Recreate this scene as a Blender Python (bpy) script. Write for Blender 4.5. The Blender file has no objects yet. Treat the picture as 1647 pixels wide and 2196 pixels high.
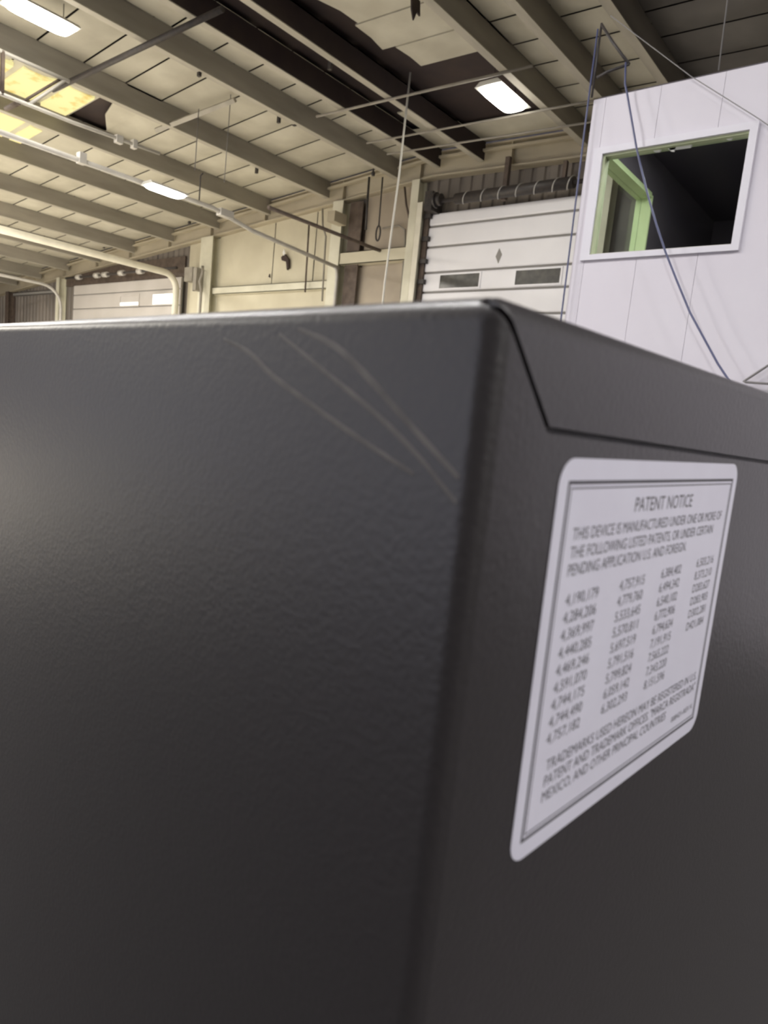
import bpy, bmesh, math, random
from mathutils import Matrix, Vector
random.seed(7)
S = bpy.context.scene
COL = S.collection

# ------------------------------------------------------------------ camera
cam_data = bpy.data.cameras.new('camera')
cam = bpy.data.objects.new('camera', cam_data)
COL.objects.link(cam)
CAM = Vector((0.0, 0.0, 1.6))
_y, _p, _r = math.radians(38.5), math.radians(-7.81), math.radians(5.83)
_f = Vector((-math.sin(_y) * math.cos(_p), math.cos(_y) * math.cos(_p), math.sin(_p)))
_r0 = Vector((math.cos(_y), math.sin(_y), 0))
_u0 = _r0.cross(_f)
_R = math.cos(_r) * _r0 + math.sin(_r) * _u0
_U = _R.cross(_f)
cam.matrix_world = Matrix(((_R.x, _U.x, -_f.x, CAM.x), (_R.y, _U.y, -_f.y, CAM.y), (_R.z, _U.z, -_f.z, CAM.z), (0, 0, 0, 1)))
cam_data.sensor_fit = 'VERTICAL'
cam_data.sensor_height = 36.0
cam_data.sensor_width = 27.0
cam_data.lens = 24.0
cam_data.clip_start = 0.005
cam_data.clip_end = 300
cam_data.dof.use_dof = True
cam_data.dof.focus_distance = 0.50
cam_data.dof.aperture_fstop = 22.0
S.camera = cam

# ------------------------------------------------------------------ world, daylight, lamps, exposure
w = bpy.data.worlds.new('overcast sky')
S.world = w
w.use_nodes = True
bgn = w.node_tree.nodes['Background']
bgn.inputs['Color'].default_value = (0.84, 0.85, 1.0, 1)
bgn.inputs['Strength'].default_value = 1.5
S.view_settings.view_transform = 'Standard'
S.view_settings.look = 'None'
S.view_settings.gamma = 1.0
S.view_settings.use_curve_mapping = False
S.view_settings.exposure = 0.0
S.cycles.use_denoising = True
S.cycles.max_bounces = 10
S.cycles.diffuse_bounces = 6
S.cycles.sample_clamp_indirect = 8

REAR = -11.0                                   # rear wall with its open dock doors
DOCKS = [(-34.0, -26.0), (-22.0, -14.0), (-11.0, -3.0)]
DOCK_H = 6.4


def lamp_portal(x0, x1):
    d = bpy.data.lights.new('door_daylight', 'AREA')
    d.shape = 'RECTANGLE'
    d.size, d.size_y = x1 - x0, DOCK_H
    d.cycles.is_portal = True
    o = bpy.data.objects.new('door_daylight', d)
    o.location = ((x0 + x1) / 2, REAR + 0.02, DOCK_H / 2)
    o.rotation_euler = (math.radians(90), 0, 0)       # -Z axis faces +Y, into the hall
    COL.objects.link(o)


for a, b in DOCKS:
    lamp_portal(a, b)


def unseen_lamp(x, y, z, power, col=(1.0, 0.93, 0.80)):
    d = bpy.data.lights.new('added_unseen_lamp', 'AREA')
    d.shape = 'RECTANGLE'
    d.size, d.size_y = 0.6, 1.2
    d.energy = power
    d.color = col
    o = bpy.data.objects.new('added_unseen_lamp', d)
    o.location = (x, y, z)
    COL.objects.link(o)


def zr_lamp(x):
    return 8.1 + (min(x, -12) + 12) * 0.08


NEAR_W, FAR_W = 330.0, 1250.0
COOL, WARM = (1.0, 0.975, 0.96), (1.0, 0.945, 0.85)
for x, y, k in ((-4.5, 0.8, .8), (-8.5, 0.8, 1), (-12.5, 0.8, 1.2), (-1.0, -2.0, .8), (4.0, 1.0, .7), (8.5, 1.0, 2), (8.5, 4.0, 2.2), (-12.5, -7.0, 1)):     # unseen lamps added over the aisle to light cabinet, label and office
    unseen_lamp(x, y, 7.9, NEAR_W * k, COOL)
for x, y in ((-18.0, -4.0), (-20.0, 4.0), (-24.0, 0.0), (-26.0, 7.0), (-30.0, 4.0)):   # unseen lamps added left of the view to brighten the far ceiling
    unseen_lamp(x, y, zr_lamp(x), FAR_W, WARM)
d = bpy.data.lights.new('office_fill_lamp', 'AREA')            # unseen fill lamp added to brighten the green window frame
d.shape = 'RECTANGLE'
d.size, d.size_y, d.energy = 0.3, 0.6, 30.0
o = bpy.data.objects.new('office_fill_lamp', d)
o.location = (-1.9, 7.1, 4.72)
COL.objects.link(o)


# ------------------------------------------------------------------ helpers
def zr(x):                                     # underside of the roof
    return 8.9 + (x + 12) * 0.08 if x < -12 else 8.9 - (x + 12) * 0.03


class MB:
    def __init__(self):
        self.v, self.f, self.sm = [], [], []

    def add(self, vs, fs, smooth=False):
        n = len(self.v)
        self.v += [tuple(p) for p in vs]
        self.f += [tuple(i + n for i in f) for f in fs]
        self.sm += [smooth] * len(fs)
        return self

    def box(self, x0, x1, y0, y1, z0, z1):
        return self.add([(x0, y0, z0), (x1, y0, z0), (x1, y1, z0), (x0, y1, z0), (x0, y0, z1), (x1, y0, z1), (x1, y1, z1), (x0, y1, z1)],
                        [(0, 3, 2, 1), (4, 5, 6, 7), (0, 1, 5, 4), (1, 2, 6, 5), (2, 3, 7, 6), (3, 0, 4, 7)])

    def prism(self, poly, axis, a, b):
        # poly: 2-D outline; axis: the extrusion axis
        def mk(p, t):
            return {'x': (t, p[0], p[1]), 'y': (p[0], t, p[1]), 'z': (p[0], p[1], t)}[axis]
        n = len(poly)
        vs = [mk(p, a) for p in poly] + [mk(p, b) for p in poly]
        fs = [tuple(range(n)), tuple(range(2 * n - 1, n - 1, -1))] + [(i, (i + 1) % n + 0, n + (i + 1) % n, n + i) for i in range(n)]
        return self.add(vs, fs)

    def tube(self, pts, r, n=8, smooth=True):
        pts = [Vector(p) for p in pts]
        rs = r if isinstance(r, (list, tuple)) else [r] * len(pts)
        rings = []
        up = None
        for i, p in enumerate(pts):
            t = (pts[min(i + 1, len(pts) - 1)] - pts[max(i - 1, 0)]).normalized()
            if up is None:
                up = Vector((0, 0, 1)) if abs(t.z) < 0.9 else Vector((1, 0, 0))
            s = t.cross(up).normalized()
            up = s.cross(t).normalized()
            rings.append([p + rs[i] * (math.cos(a) * s + math.sin(a) * up) for a in [2 * math.pi * k / n for k in range(n)]])
        vs = [q for ring in rings for q in ring]
        fs = []
        for i in range(len(pts) - 1):
            for k in range(n):
                fs.append((i * n + k, i * n + (k + 1) % n, (i + 1) * n + (k + 1) % n, (i + 1) * n + k))
        base = len(self.v)
        self.add(vs, fs, smooth)
        self.add([], [])
        self.f.append(tuple(base + k for k in range(n - 1, -1, -1)))
        self.f.append(tuple(base + (len(pts) - 1) * n + k for k in range(n)))
        self.sm += [False, False]
        return self

    def mesh(self, name, mat):
        m = bpy.data.meshes.new(name)
        m.from_pydata(self.v, [], self.f)
        m.polygons.foreach_set('use_smooth', self.sm)
        bm = bmesh.new()
        bm.from_mesh(m)
        bmesh.ops.recalc_face_normals(bm, faces=bm.faces)
        bm.to_mesh(m)
        bm.free()
        if mat:
            m.materials.append(mat)
        m.update()
        return m

    def build(self, name, mat, parent=None):
        o = bpy.data.objects.new(name, self.mesh(name, mat))
        COL.objects.link(o)
        if parent:
            o.parent = parent
        return o


def bevel(o, width, seg=2, angle=0.6):
    bm = bmesh.new()
    bm.from_mesh(o.data)
    es = [e for e in bm.edges if len(e.link_faces) == 2 and e.calc_face_angle(0) > angle]
    bmesh.ops.bevel(bm, geom=es, offset=width, segments=seg, affect='EDGES', profile=0.5)
    bm.to_mesh(o.data)
    bm.free()
    return o


def empty(name, loc=(0, 0, 0), rz=0.0):
    o = bpy.data.objects.new(name, None)
    o.location = loc
    o.rotation_euler = (0, 0, rz)
    o.empty_display_size = 0.1
    COL.objects.link(o)
    return o


def tag(o, label, cat, group=None):
    o['label'] = label
    o['category'] = cat
    if group:
        o['group'] = group
    return o


def struct(o, label=None):
    o['kind'] = 'structure'
    if label:
        o['label'] = label
    return o


# ------------------------------------------------------------------ materials
def material(name, col, rough=0.7, metal=0.0, spec=0.5, var=None, var_scale=3.0, var_amt=0.5, bump=0.0, bump_scale=60.0, stretch=None, detail=4.0):
    m = bpy.data.materials.new(name)
    m.use_nodes = True
    nt = m.node_tree
    b = nt.nodes['Principled BSDF']
    b.inputs['Base Color'].default_value = (*col, 1)
    b.inputs['Roughness'].default_value = rough
    b.inputs['Metallic'].default_value = metal
    b.inputs['Specular IOR Level'].default_value = spec
    tc = nt.nodes.new('ShaderNodeTexCoord')
    src = tc.outputs['Object']
    if stretch:
        mp = nt.nodes.new('ShaderNodeMapping')
        mp.inputs['Scale'].default_value = stretch
        nt.links.new(src, mp.inputs['Vector'])
        src = mp.outputs['Vector']
    if var:
        n = nt.nodes.new('ShaderNodeTexNoise')
        n.inputs['Scale'].default_value = var_scale
        n.inputs['Detail'].default_value = detail
        nt.links.new(src, n.inputs['Vector'])
        r = nt.nodes.new('ShaderNodeValToRGB')
        r.color_ramp.elements[0].position = 0.5 - 0.25 * (1.2 - var_amt)
        r.color_ramp.elements[1].position = 0.5 + 0.25 * (1.2 - var_amt)
        r.color_ramp.elements[0].color = (*var, 1)
        r.color_ramp.elements[1].color = (*col, 1)
        nt.links.new(n.outputs['Fac'], r.inputs['Fac'])
        nt.links.new(r.outputs['Color'], b.inputs['Base Color'])
    if bump:
        n2 = nt.nodes.new('ShaderNodeTexNoise')
        n2.inputs['Scale'].default_value = bump_scale
        n2.inputs['Detail'].default_value = 3
        nt.links.new(src, n2.inputs['Vector'])
        bp = nt.nodes.new('ShaderNodeBump')
        bp.inputs['Strength'].default_value = bump
        bp.inputs['Distance'].default_value = 0.02 if bump_scale < 200 else 0.0004
        nt.links.new(n2.outputs['Fac'], bp.inputs['Height'])
        nt.links.new(bp.outputs['Normal'], b.inputs['Normal'])
    return m


def emitter(name, col, strength, col2=None, scale=4.0):
    m = bpy.data.materials.new(name)
    m.use_nodes = True
    nt = m.node_tree
    b = nt.nodes['Principled BSDF']
    b.inputs['Base Color'].default_value = (*[c * 0.25 for c in col], 1)
    b.inputs['Emission Color'].default_value = (*col, 1)
    b.inputs['Emission Strength'].default_value = strength
    if col2:
        tc = nt.nodes.new('ShaderNodeTexCoord')
        n = nt.nodes.new('ShaderNodeTexNoise')
        n.inputs['Scale'].default_value = scale
        n.inputs['Detail'].default_value = 5
        nt.links.new(tc.outputs['Object'], n.inputs['Vector'])
        r = nt.nodes.new('ShaderNodeValToRGB')
        r.color_ramp.elements[0].position = 0.30
        r.color_ramp.elements[1].position = 0.47
        r.color_ramp.elements[0].color = (*col2, 1)
        r.color_ramp.elements[1].color = (*col, 1)
        nt.links.new(n.outputs['Fac'], r.inputs['Fac'])
        nt.links.new(r.outputs['Color'], b.inputs['Emission Color'])
    return m


def glass_mat(name, tint=(0.94, 0.96, 0.95)):
    m = bpy.data.materials.new(name)
    m.use_nodes = True
    nt = m.node_tree
    out = nt.nodes['Material Output']
    nt.nodes.remove(nt.nodes['Principled BSDF'])
    t = nt.nodes.new('ShaderNodeBsdfTransparent')
    t.inputs['Color'].default_value = (*tint, 1)
    g = nt.nodes.new('ShaderNodeBsdfGlossy')
    g.inputs['Roughness'].default_value = 0.03
    lw = nt.nodes.new('ShaderNodeLayerWeight')
    lw.inputs['Blend'].default_value = 0.5
    pw = nt.nodes.new('ShaderNodeMath')
    pw.operation = 'POWER'
    pw.inputs[1].default_value = 5.0
    fr = nt.nodes.new('ShaderNodeMath')
    fr.operation = 'MULTIPLY_ADD'
    fr.inputs[1].default_value = 0.5
    fr.inputs[2].default_value = 0.006
    nt.links.new(lw.outputs['Facing'], pw.inputs[0])
    nt.links.new(pw.outputs[0], fr.inputs[0])
    mx = nt.nodes.new('ShaderNodeMixShader')
    nt.links.new(fr.outputs[0], mx.inputs['Fac'])
    nt.links.new(t.outputs['BSDF'], mx.inputs[1])
    nt.links.new(g.outputs['BSDF'], mx.inputs[2])
    nt.links.new(mx.outputs['Shader'], out.inputs['Surface'])
    return m


M = dict(
    concrete=material('pale sealed concrete', (0.56, 0.53, 0.47), 0.6, var=(0.46, 0.43, 0.38), var_scale=0.6, bump=0.1, bump_scale=20),
    floor_cover=material('black unseen floor cover', (0.05, 0.047, 0.045), 0.75, var=(0.035, 0.033, 0.032), var_scale=3),
    insulation=material('cream vinyl faced insulation', (0.58, 0.555, 0.465), 0.62, var=(0.47, 0.445, 0.365), var_scale=1.3, bump=0.35, bump_scale=2.5),
    insulation_grey=material('darker grey insulation', (0.20, 0.188, 0.18), 0.65, var=(0.14, 0.13, 0.125), var_scale=1.0, bump=0.3, bump_scale=3),
    insulation_wall=material('cream wall insulation', (0.64, 0.60, 0.47), 0.62, var=(0.55, 0.51, 0.39), var_scale=0.9, bump=0.35, bump_scale=3),
    insulation_brown=material('yellowed wall insulation', (0.46, 0.40, 0.32), 0.65, var=(0.36, 0.31, 0.25), var_scale=0.8, bump=0.3, bump_scale=3),
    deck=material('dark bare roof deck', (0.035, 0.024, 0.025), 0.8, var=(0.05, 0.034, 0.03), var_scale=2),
    purlin=material('dusty painted purlin', (0.35, 0.325, 0.28), 0.6, var=(0.25, 0.23, 0.20), var_scale=1.2, stretch=(2, 0.4, 2)),
    purlin_edge=material('dusty purlin flange in lit tone', (0.50, 0.47, 0.40), 0.6, var=(0.38, 0.355, 0.30), var_scale=1.6, stretch=(2, 0.4, 2)),
    steel=material('cream painted steel', (0.52, 0.47, 0.36), 0.55, var=(0.42, 0.375, 0.285), var_scale=0.8),
    steel_light=material('pale cream painted steel', (0.72, 0.70, 0.58), 0.5, var=(0.60, 0.58, 0.47), var_scale=1.5),
    track=material('pale galvanised track', (0.60, 0.58, 0.54), 0.45, var=(0.48, 0.46, 0.43), var_scale=3),
    track_bright=material('off white track paint', (0.80, 0.77, 0.66), 0.45, var=(0.70, 0.67, 0.57), var_scale=3),
    brown_steel=material('brown rusted steel', (0.14, 0.105, 0.085), 0.7, var=(0.08, 0.06, 0.05), var_scale=5),
    dark_steel=material('black steel', (0.035, 0.032, 0.034), 0.5, metal=0.0, var=(0.06, 0.05, 0.045), var_scale=12),
    spring_steel=material('spring highlight steel', (0.45, 0.44, 0.43), 0.35, metal=0.7),
    corrugated=material('grey corrugated sheet', (0.25, 0.22, 0.195), 0.55, var=(0.17, 0.15, 0.135), var_scale=1.0, stretch=(1, 1, 0.25)),
    wall_dark=material('grey painted metal wall', (0.30, 0.29, 0.28), 0.7),
    door_white=material('white door paint', (0.86, 0.86, 0.91), 0.45, var=(0.80, 0.80, 0.85), var_scale=0.7),
    door_cream=material('dusty off white door paint', (0.56, 0.53, 0.51), 0.5, var=(0.48, 0.455, 0.43), var_scale=0.6),
    door_seam=material('grey door joint', (0.27, 0.26, 0.25), 0.6),
    door_glass=material('dirty dark door pane', (0.035, 0.035, 0.034), 0.25, var=(0.075, 0.072, 0.066), var_scale=5),
    bright_pane=emitter('daylit door pane', (1.0, 0.99, 0.92), 2.2),
    office=material('lavender white panel', (0.68, 0.655, 0.72), 0.5, var=(0.655, 0.625, 0.69), var_scale=1.5),
    office_trim=material('white window trim', (0.70, 0.685, 0.75), 0.45),
    green=material('pale green window jamb', (0.56, 0.68, 0.36), 0.5, var=(0.49, 0.61, 0.31), var_scale=4),
    green_pale=material('yellowed cream jamb', (0.56, 0.61, 0.40), 0.5, var=(0.48, 0.54, 0.33), var_scale=5),
    sill=material('grey window sill', (0.50, 0.49, 0.47), 0.5),
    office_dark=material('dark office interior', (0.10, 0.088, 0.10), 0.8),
    torn_paper=material('white torn paper', (0.82, 0.82, 0.80), 0.7),
    cord_white=material('white cord', (0.72, 0.71, 0.66), 0.6),
    cord_blue=material('blue cord', (0.075, 0.085, 0.17), 0.5, var=(0.11, 0.12, 0.22), var_scale=9),
    cord_grey=material('grey wire', (0.20, 0.19, 0.19), 0.5),
    cord_pale=material('pale grey wire', (0.24, 0.23, 0.23), 0.5),
    housing=material('white lamp housing', (0.6, 0.6, 0.58), 0.4),
    lamp=emitter('lit lamp diffuser', (1.0, 0.95, 0.84), 34.0),
    skylight=emitter('daylit yellowed skylight', (1.0, 0.90, 0.42), 0.80, (0.72, 0.46, 0.06), 2.6),
    label=material('white label vinyl', (0.72, 0.71, 0.81), 0.42, var=(0.695, 0.68, 0.78), var_scale=60, bump=0.05, bump_scale=900),
    ink=material('black label ink', (0.055, 0.052, 0.06), 0.5),
    seal=material('black seam gap', (0.006, 0.006, 0.008), 0.9),
    scratch=material('scuffed powder coat', (0.155, 0.143, 0.135), 0.5, var=(0.085, 0.079, 0.077), var_scale=140),
)


def cabinet_paint():
    m = material('black leather grain powder coat', (0.030, 0.0265, 0.0285), 0.38, spec=0.65)
    nt = m.node_tree
    b = nt.nodes['Principled BSDF']
    tc = nt.nodes.new('ShaderNodeTexCoord')
    n = nt.nodes.new('ShaderNodeTexNoise')
    n.inputs['Scale'].default_value = 900
    n.inputs['Detail'].default_value = 3
    v = nt.nodes.new('ShaderNodeTexVoronoi')
    v.inputs['Scale'].default_value = 620
    nt.links.new(tc.outputs['Object'], n.inputs['Vector'])
    nt.links.new(tc.outputs['Object'], v.inputs['Vector'])
    mx = nt.nodes.new('ShaderNodeMath')
    mx.operation = 'ADD'
    nt.links.new(n.outputs['Fac'], mx.inputs[0])
    nt.links.new(v.outputs['Distance'], mx.inputs[1])
    bp = nt.nodes.new('ShaderNodeBump')
    bp.inputs['Strength'].default_value = 0.16
    bp.inputs['Distance'].default_value = 0.0003
    nt.links.new(mx.outputs[0], bp.inputs['Height'])
    nt.links.new(bp.outputs['Normal'], b.inputs['Normal'])
    return m


M['cabinet'] = cabinet_paint()

# ------------------------------------------------------------------ hall shell
X0, X1, YW = -41.0, 13.0, 16.0
floor = struct(MB().box(X0, X1, REAR, YW + 0.4, -0.2, 0.0).build('floor', M['concrete']))


def corrugated(a, b, at, z0, z1, axis, name, mat, pitch=0.36, depth=0.05, thick=0.12):
    prof, x = [], a
    while x < b:
        for dx, dy in ((0, 0), (pitch * .55, 0), (pitch * .65, depth), (pitch * .9, depth)):
            if x + dx < b:
                prof.append((x + dx, at + dy))
        x += pitch
    prof.append((b, at))
    back = at + thick if depth > 0 else at - thick
    m = MB()
    n = len(prof)
    vs = [(p, q, z0) for p, q in prof] + [(p, q, z1(p) if callable(z1) else z1) for p, q in prof]
    vs += [(prof[0][0], back, z0), (prof[-1][0], back, z0), (prof[-1][0], back, z1(prof[-1][0]) if callable(z1) else z1), (prof[0][0], back, z1(prof[0][0]) if callable(z1) else z1)]
    fs = [(i, i + 1, n + i + 1, n + i) for i in range(n - 1)] + [(2 * n, 2 * n + 1, 2 * n + 2, 2 * n + 3)]
    if axis == 'x':
        vs = [(q, p, z) for p, q, z in vs]
    m.add(vs, fs)
    return m.build(name, mat)


mat_ = MB().box(-8.0, X1, REAR, 6.4, 0.0, 0.012).build('unseen_floor_cover', M['floor_cover'], floor)  # unseen dark cover, added to keep the cabinet's reflections dark
wall_back = struct(corrugated(X0, X1, YW, 0.0, lambda x: zr(x) + 0.1, 'y', 'wall_back', M['corrugated']))
wall_left = struct(corrugated(REAR, YW, X0, 0.0, zr(X0) + 0.1, 'x', 'wall_left', M['corrugated'], depth=-0.05))
wall_right = struct(MB().box(X1, X1 + 0.15, REAR, YW + 0.2, 0, 8.3).build('wall_right', M['wall_dark']))

# rear wall: piers and header round the open dock doors
m = MB()
xs = [X0] + [v for d in DOCKS for v in d] + [X1]
for i in range(0, len(xs), 2):
    m.box(xs[i], xs[i + 1], REAR - 0.15, REAR, 0, DOCK_H)
m.prism([(X0, DOCK_H), (X1, DOCK_H), (X1, zr(X1)), (-12, zr(-12)), (X0, zr(X0))], 'y', REAR - 0.15, REAR)
wall_rear = struct(m.build('wall_rear', M['wall_dark']))

# ------------------------------------------------------------------ roof: deck > insulation panels, purlins
deck = MB()
deck.prism([(X0, zr(X0) + 0.14), (-12, zr(-12) + 0.14), (X1, zr(X1) + 0.14), (X1, zr(X1) + 0.3), (-12, zr(-12) + 0.3), (X0, zr(X0) + 0.3)], 'y', REAR - 0.2, YW + 0.3)
ceiling = struct(deck.build('ceiling', M['deck']))

EDGES = [-38.0, -35.3, -32.55, -29.8, -27.05, -24.3, -21.5, -18.78, -16.08, -13.36, -11.95, -10.56, -7.70, -6.52, -5.22, -2.6, 0.2, 3.0, 5.8, 8.6, 11.2]
WEB = 0.15


def purlin(xe, h, wdt, bare=False):
    z0, z1 = zr(xe) - h, zr(xe + wdt) + 0.02
    t = 0.018
    xw = xe + wdt
    # web and top flange in one piece, the dusty bottom flange a strip with its lit tone in the colour
    mb = MB().box(xw - t, xw, REAR, 15.72, z0 + t, z1)
    if not bare:
        mb.box(xw - wdt, xw - t, REAR, 15.72, z1 - t, z1)
    web = mb.build('purlin', M['deck' if bare else 'purlin'], ceiling)  # bare webs: unpainted steel, with the shadow put into its dark colour
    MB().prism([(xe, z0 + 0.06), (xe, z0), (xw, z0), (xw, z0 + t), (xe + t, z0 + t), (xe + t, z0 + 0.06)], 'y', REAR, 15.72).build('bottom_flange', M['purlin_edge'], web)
    return web


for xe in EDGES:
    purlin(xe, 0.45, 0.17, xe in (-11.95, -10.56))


def roof_panel(x0, x1, y0, y1, torn=None, n=(4, 3)):
    # a sagging insulation blanket between two purlins; torn = list of (x, y) outline instead of the rectangle
    mb = MB()
    if torn:
        top = [(x, y, zr(x) + 0.02) for x, y in torn]
        bot = [(x, y, zr(x) - 0.01) for x, y in torn]
        k = len(torn)
        mb.add(bot + top, [tuple(range(k)), tuple(range(2 * k - 1, k - 1, -1))] + [(i, (i + 1) % k, k + (i + 1) % k, k + i) for i in range(k)])
    else:
        nx, ny = n
        sag = 0.05 + 0.03 * random.random()
        vs = []
        for j in range(ny + 1):
            for i in range(nx + 1):
                u, v = i / nx, j / ny
                x, y = x0 + (x1 - x0) * u, y0 + (y1 - y0) * v
                e = min(1.0, 4 * min(v, 1 - v) * 1.2) * math.sin(math.pi * u)
                vs.append((x, y, zr(x) + 0.03 - sag * e))
        fs = [(j * (nx + 1) + i, j * (nx + 1) + i + 1, (j + 1) * (nx + 1) + i + 1, (j + 1) * (nx + 1) + i) for j in range(ny) for i in range(nx)]
        mb.add(vs, fs, True)
    return mb.build('roof_panel', M['insulation_grey' if x0 > -5.4 and x0 < 4 else 'insulation'], ceiling)  # bays by the office take the darker grey


SEAMS = [4.6, 5.9, 7.0, 8.0, 9.0, 9.95, 10.9, 11.75, 12.6, 13.6, 14.6, 15.75]
GAP = 0.022
for bi in range(len(EDGES) - 1):
    xa, xb = EDGES[bi] + 0.17, EDGES[bi + 1] + 0.17
    off = 0.28 * math.sin(bi * 2.3)
    ys = [s + (off if 0 < i < len(SEAMS) - 1 else 0) for i, s in enumerate(SEAMS)]
    if xa > -3.5 or xa < -36:
        roof_panel(xa, xb, REAR, 15.75)
        continue
    roof_panel(xa, xb, REAR, ys[0] - GAP)
    for k in range(len(ys) - 1):
        a, b = ys[k] + GAP, ys[k + 1] - GAP
        mid = (a + b) / 2
        if EDGES[bi] == -11.95 and 7.5 < mid < 15.0:
            # blanket torn along the purlin: only a ragged strip on the far side is left
            c = xa + (0.62 if mid < 13.3 else 0.35)
            j = [c + random.uniform(-0.06, 0.07) for _ in range(3)]
            roof_panel(xa, xb, a, b, torn=[(j[0], a), (xb, a), (xb, b), (j[2], b), (j[1], mid)])
        elif EDGES[bi] == -10.56 and 7.8 < mid < 14.9:
            if mid > 11.9 and mid < 14.2:
                continue                                  # blanket fallen out altogether
            if mid > 14.2:
                roof_panel(xa, xb, a, b, torn=[(xa + 0.9, a + 0.25), (xa + 1.6, a + 0.05), (xb, a), (xb, b), (xa, b), (xa, a + 0.7)])
                continue
            c = xa + (0.55 if mid < 10.8 else 0.85)
            j = [c + random.uniform(-0.1, 0.1) for _ in range(3)]
            roof_panel(xa, xb, a, b, torn=[(j[0], a), (xb, a), (xb, b), (j[2], b), (j[1], mid)])
        elif EDGES[bi] == -18.78 and 9.0 < mid < 10.3:
            # a corner torn away beside the skylights
            roof_panel(xa, xb, a, b, torn=[(xa + 0.15, b), (xa + 0.9, a + 0.45), (xb - 0.25, a + 0.02), (xb, a), (xb, b)])
        else:
            roof_panel(xa, xb, a, b)

# bridging strap under one purlin, clips on the flanges, a torn scrap hanging beside a purlin
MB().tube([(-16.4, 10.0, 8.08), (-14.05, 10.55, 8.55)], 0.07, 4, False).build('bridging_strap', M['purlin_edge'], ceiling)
for x, y, z in ((-13.30, 9.04, 8.36), (-13.42, 11.37, 8.34), (-13.34, 11.80, 8.42), (-10.62, 10.2, 8.40), (-16.12, 13.0, 8.10)):
    MB().box(x - 0.04, x + 0.04, y - 0.03, y + 0.03, z - 0.10, z + 0.06).build('purlin_clip', M['dark_steel'], ceiling)
MB().prism([(9.62, 8.72), (9.86, 8.72), (9.90, 8.50), (9.80, 8.52), (9.74, 8.36), (9.66, 8.50)], 'x', -8.22, -8.19).build('torn_scrap', M['deck'], ceiling)

# skylights: yellowed translucent panels with daylight behind them
for (xa, xb, y0, y1) in ((-18.45, -17.1, 7.12, 7.86), (-18.5, -17.05, 8.12, 8.74), (-18.45, -17.2, 6.2, 6.95), (-21.2, -19.75, 7.55, 8.3), (-21.2, -19.9, 8.5, 8.8)):
    mb = MB()
    poly = [(xa, y0), (xb, y0), (xb, y1), (xa, y1)]
    vs = [(x, y, zr(x) - 0.06) for x, y in poly] + [(x, y, zr(x) + 0.06) for x, y in poly]
    mb.add(vs, [(0, 1, 2, 3), (7, 6, 5, 4), (0, 1, 5, 4), (1, 2, 6, 5), (2, 3, 7, 6), (3, 0, 4, 7)])
    sk = mb.build('skylight', M['skylight'], ceiling)
    sk['label'] = 'glowing yellow translucent roof panel'

# ------------------------------------------------------------------ end wall: rafter, columns, girts, insulation
mb = MB()
RK = [X0, -12.0, X1]


def rafter_band(d0, d1, y0, y1):
    mb.prism([(x, zr(x) - d0) for x in RK] + [(x, zr(x) - d1) for x in reversed(RK)], 'y', y0, y1)


rafter_band(0.66, 0.02, 15.84, 15.87)
rafter_band(0.66, 0.62, 15.70, 15.99)
rafter_band(0.06, 0.02, 15.70, 15.99)
rafter = mb.build('rafter', M['steel'], wall_back)
for x in (-36.0, -33.0, -30.0, -27.3, -24.5, -21.85, -18.9, -15.35, -12.45, -9.6, -6.5):
    MB().box(x - 0.012, x + 0.012, 15.71, 15.84, zr(x) - 0.62, zr(x) - 0.06).build('stiffener', M['steel'], rafter)
# angle running along the rafter's face, under the roof
mb = MB()
rafter_band(0.24, 0.18, 15.60, 15.72)
mb.build('roof_angle', M['steel'], wall_back)


def column(xa, xb, top=None, mat='steel_light', y0=15.62):
    top = zr((xa + xb) / 2) - 0.66 if top is None else top
    c = MB()
    t = 0.03
    c.box(xa, xb, y0, y0 + t, 0, top)
    c.box((xa + xb) / 2 - t / 2, (xa + xb) / 2 + t / 2, y0 + t, 15.96, 0, top)
    c.box(xa, xb, 15.96, 15.99, 0, top)
    return c.build('column', M[mat], wall_back)


column(-33.40, -33.12)
column(-22.25, -21.55)
column(-15.62, -15.20)
column(-12.62, -12.36)
column(-7.06, -6.80)
column(-38.95, -38.6, mat='brown_steel')
column(-15.02, -14.5, top=7.9, mat='brown_steel', y0=15.75)


def girt(xa, xb, z0, z1, mat, d=0.22):
    g = MB()
    g.box(xa, xb, 15.97 - d, 15.98, z1 - 0.02, z1)
    g.box(xa, xb, 15.97 - d, 15.97 - d + 0.02, z0, z1)
    g.box(xa, xb, 15.97 - d, 15.98, z0, z0 + 0.02)
    return g.build('girt', M[mat], wall_back)


girt(-21.55, -15.62, 5.42, 5.67, 'steel_light')
girt(-15.20, -12.62, 6.08, 6.44, 'insulation_wall', 0.30)
girt(-38.6, -33.4, 5.9, 6.05, 'wall_dark', 0.12)


def wall_panel(xa, xb, z0, z1f, mat, sag=0.05, nx=5, nz=4):
    mb = MB()
    vs = []
    for j in range(nz + 1):
        for i in range(nx + 1):
            u, v = i / nx, j / nz
            x = xa + (xb - xa) * u
            z = z0 + (z1f(x) - z0) * v
            e = math.sin(math.pi * u) * math.sin(math.pi * v)
            vs.append((x, 15.965 - sag * e - 0.012 * random.random(), z))
    fs = [(j * (nx + 1) + i, j * (nx + 1) + i + 1, (j + 1) * (nx + 1) + i + 1, (j + 1) * (nx + 1) + i) for j in range(nz) for i in range(nx)]
    mb.add(vs, fs, True)
    return mb.build('insulation_panel', M[mat], wall_back)


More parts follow.
